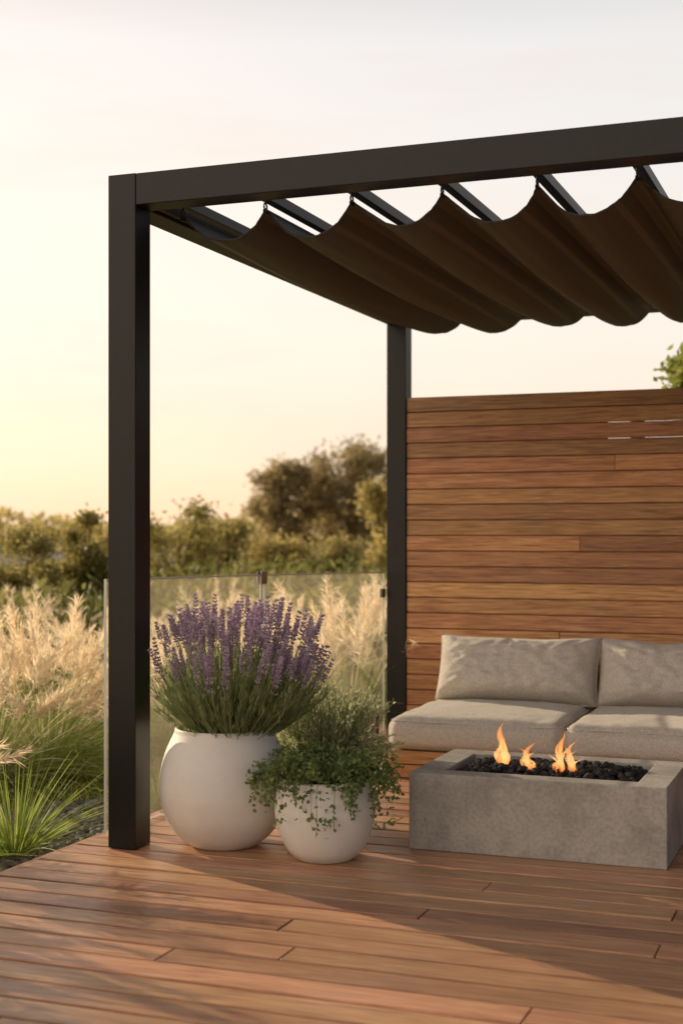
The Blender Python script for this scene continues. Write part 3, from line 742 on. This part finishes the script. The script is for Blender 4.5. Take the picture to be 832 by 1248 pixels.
T('shrub', 'bush cut by the left picture edge behind the golden grass', 'bush', -28, 14, 100, 660, M['tree_mid'], .06, 7000, 16, .02, seed=14, loose=.28)
T('shrub', 'olive bush hidden mostly behind the black front post', 'bush', 150, 24, 90, 652, M['tree_mid'], .09, 5500, 14, .03, seed=15, loose=.28)
T('tree', 'green tree whose leaves show above the right end of the wall', 'tree', 872, 10.5, 150, 392, M['tree_fresh'], .075, 2600, 18, .50, seed=21, br_=(.09,.18), loose=.34)
n = 12000
X = rng.uniform(-70, 60, n); hh = np.array([2.3 + 1.5*noise.noise((x_*.09, 1.3, 0)) + .8*noise.noise((x_*.31, 5.1, 0)) for x_ in X])
pos = np.stack([X, 100+rng.uniform(-4, 4, n), GZ + hh*rng.uniform(0, 1, n)**.8], 1); d = rdirs(n)
tag(link('woodland', np_mesh('woodland', [leaves(pos, d, perp(d), rng.uniform(.4, .8, n), rng.uniform(.3, .5, n))]), M['tree_gold']), 'far hazy golden line of woodland on the horizon', 'woodland', kind='stuff')

# ---------------------------------------------------------------- light, world, camera
EL = R(18.5); az = Vector((-.715, .70)).normalized()
S = Vector((az.x*math.cos(EL), az.y*math.cos(EL), math.sin(EL)))
ld = bpy.data.lights.new('sun', 'SUN'); ld.energy = 5.0; ld.angle = R(.5); ld.color = (1.0, .79, .54)
lo = bpy.data.objects.new('sun', ld); col.objects.link(lo); lo.rotation_mode = 'QUATERNION'; lo.rotation_quaternion = S.to_track_quat('Z', 'Y'); lo.location = (-6, 8, 6)
w = bpy.data.worlds.new('World'); sc.world = w; w.use_nodes = True; nt = w.node_tree; nt.nodes.clear(); lk = nt.links.new
out = nt.nodes.new('ShaderNodeOutputWorld')
sky = nd(nt, 'ShaderNodeTexSky', _sky_type='NISHITA', _sun_disc=False, _sun_elevation=EL, _sun_rotation=math.atan2(az.x, az.y), _dust_density=2.0, _air_density=1.0)
bg1 = nd(nt, 'ShaderNodeBackground', Strength=.010); lk(sky.outputs[0], bg1.inputs['Color'])
tc = nt.nodes.new('ShaderNodeTexCoord'); sp = nt.nodes.new('ShaderNodeSeparateXYZ'); lk(tc.outputs['Generated'], sp.inputs[0])
c = ramp(nt, sp.outputs['Z'], [(0,(.98,.70,.46)),(.05,(.97,.79,.60)),(.14,(.95,.86,.76)),(.33,(.83,.82,.81)),(.50,(.24,.25,.27)),(1,(.09,.11,.14))])
def dotn(vec):
    dt = nd(nt, 'ShaderNodeVectorMath', _operation='DOT_PRODUCT'); lk(tc.outputs['Generated'], dt.inputs[0]); dt.inputs[1].default_value = Vector(vec).normalized()
    return dt.outputs['Value']
def lobe(vec, p, colr, prev):
    mxm = nd(nt, 'ShaderNodeMath', _operation='MAXIMUM'); lk(dotn(vec), mxm.inputs[0]); mxm.inputs[1].default_value = 0
    pw = nd(nt, 'ShaderNodeMath', _operation='POWER'); lk(mxm.outputs[0], pw.inputs[0]); pw.inputs[1].default_value = p
    gl = nd(nt, 'ShaderNodeMixRGB', _blend_type='ADD'); lk(pw.outputs[0], gl.inputs['Fac']); lk(prev, gl.inputs[1]); gl.inputs[2].default_value = (*colr, 1)
    return gl.outputs[0]
c = lobe((-.50, .86, .03), 9, (.34,.15,.04), c)
c = lobe((-.72, -.68, .12), 4, (1.5,1.10,.74), c)  # added warm glow in the unseen sky behind, fills the front faces
# unseen sky to the right and behind darkened to add side shading
dm = ramp(nt, dotn((.92, -.39, 0)), [(0,(1,1,1)),(.55,(.28,.30,.34))])
ml = nd(nt, 'ShaderNodeMixRGB', _blend_type='MULTIPLY', Fac=1.0); lk(c, ml.inputs[1]); lk(dm, ml.inputs[2]); c = ml.outputs[0]
mp = nd(nt, 'ShaderNodeMapping'); mp.inputs['Scale'].default_value = (2, 2, 14); lk(tc.outputs['Generated'], mp.inputs['Vector'])
cn_ = nd(nt, 'ShaderNodeTexNoise', Scale=1.6, Detail=6.0, Roughness=.6); lk(mp.outputs[0], cn_.inputs['Vector'])
cf = ramp(nt, cn_.outputs['Fac'], [(.5,(0,0,0)),(.72,(.4,.4,.4))])
cm = nd(nt, 'ShaderNodeMixRGB'); lk(cf, cm.inputs['Fac']); lk(c, cm.inputs[1]); cm.inputs[2].default_value = (.90,.75,.64,1)
bg2 = nd(nt, 'ShaderNodeBackground', Strength=1.0); lk(cm.outputs[0], bg2.inputs['Color'])
ads = nt.nodes.new('ShaderNodeAddShader'); lk(bg1.outputs[0], ads.inputs[0]); lk(bg2.outputs[0], ads.inputs[1]); lk(ads.outputs[0], out.inputs['Surface'])

cam = bpy.data.cameras.new('camera'); co = bpy.data.objects.new('camera', cam); col.objects.link(co)
cam.sensor_fit = 'HORIZONTAL'; cam.sensor_width = 24; cam.lens = 24*F/832; cam.shift_y = (HY-624)/832
cam.clip_end = 3000; cam.clip_start = .05
co.location = (0, 0, CH); co.rotation_euler = (R(90), 0, 0)
cam.dof.use_dof = True; cam.dof.focus_distance = 5.3; cam.dof.aperture_fstop = 2.4
sc.camera = co
sc.view_settings.view_transform = 'Standard'; sc.view_settings.look = 'None'; sc.view_settings.exposure = 0
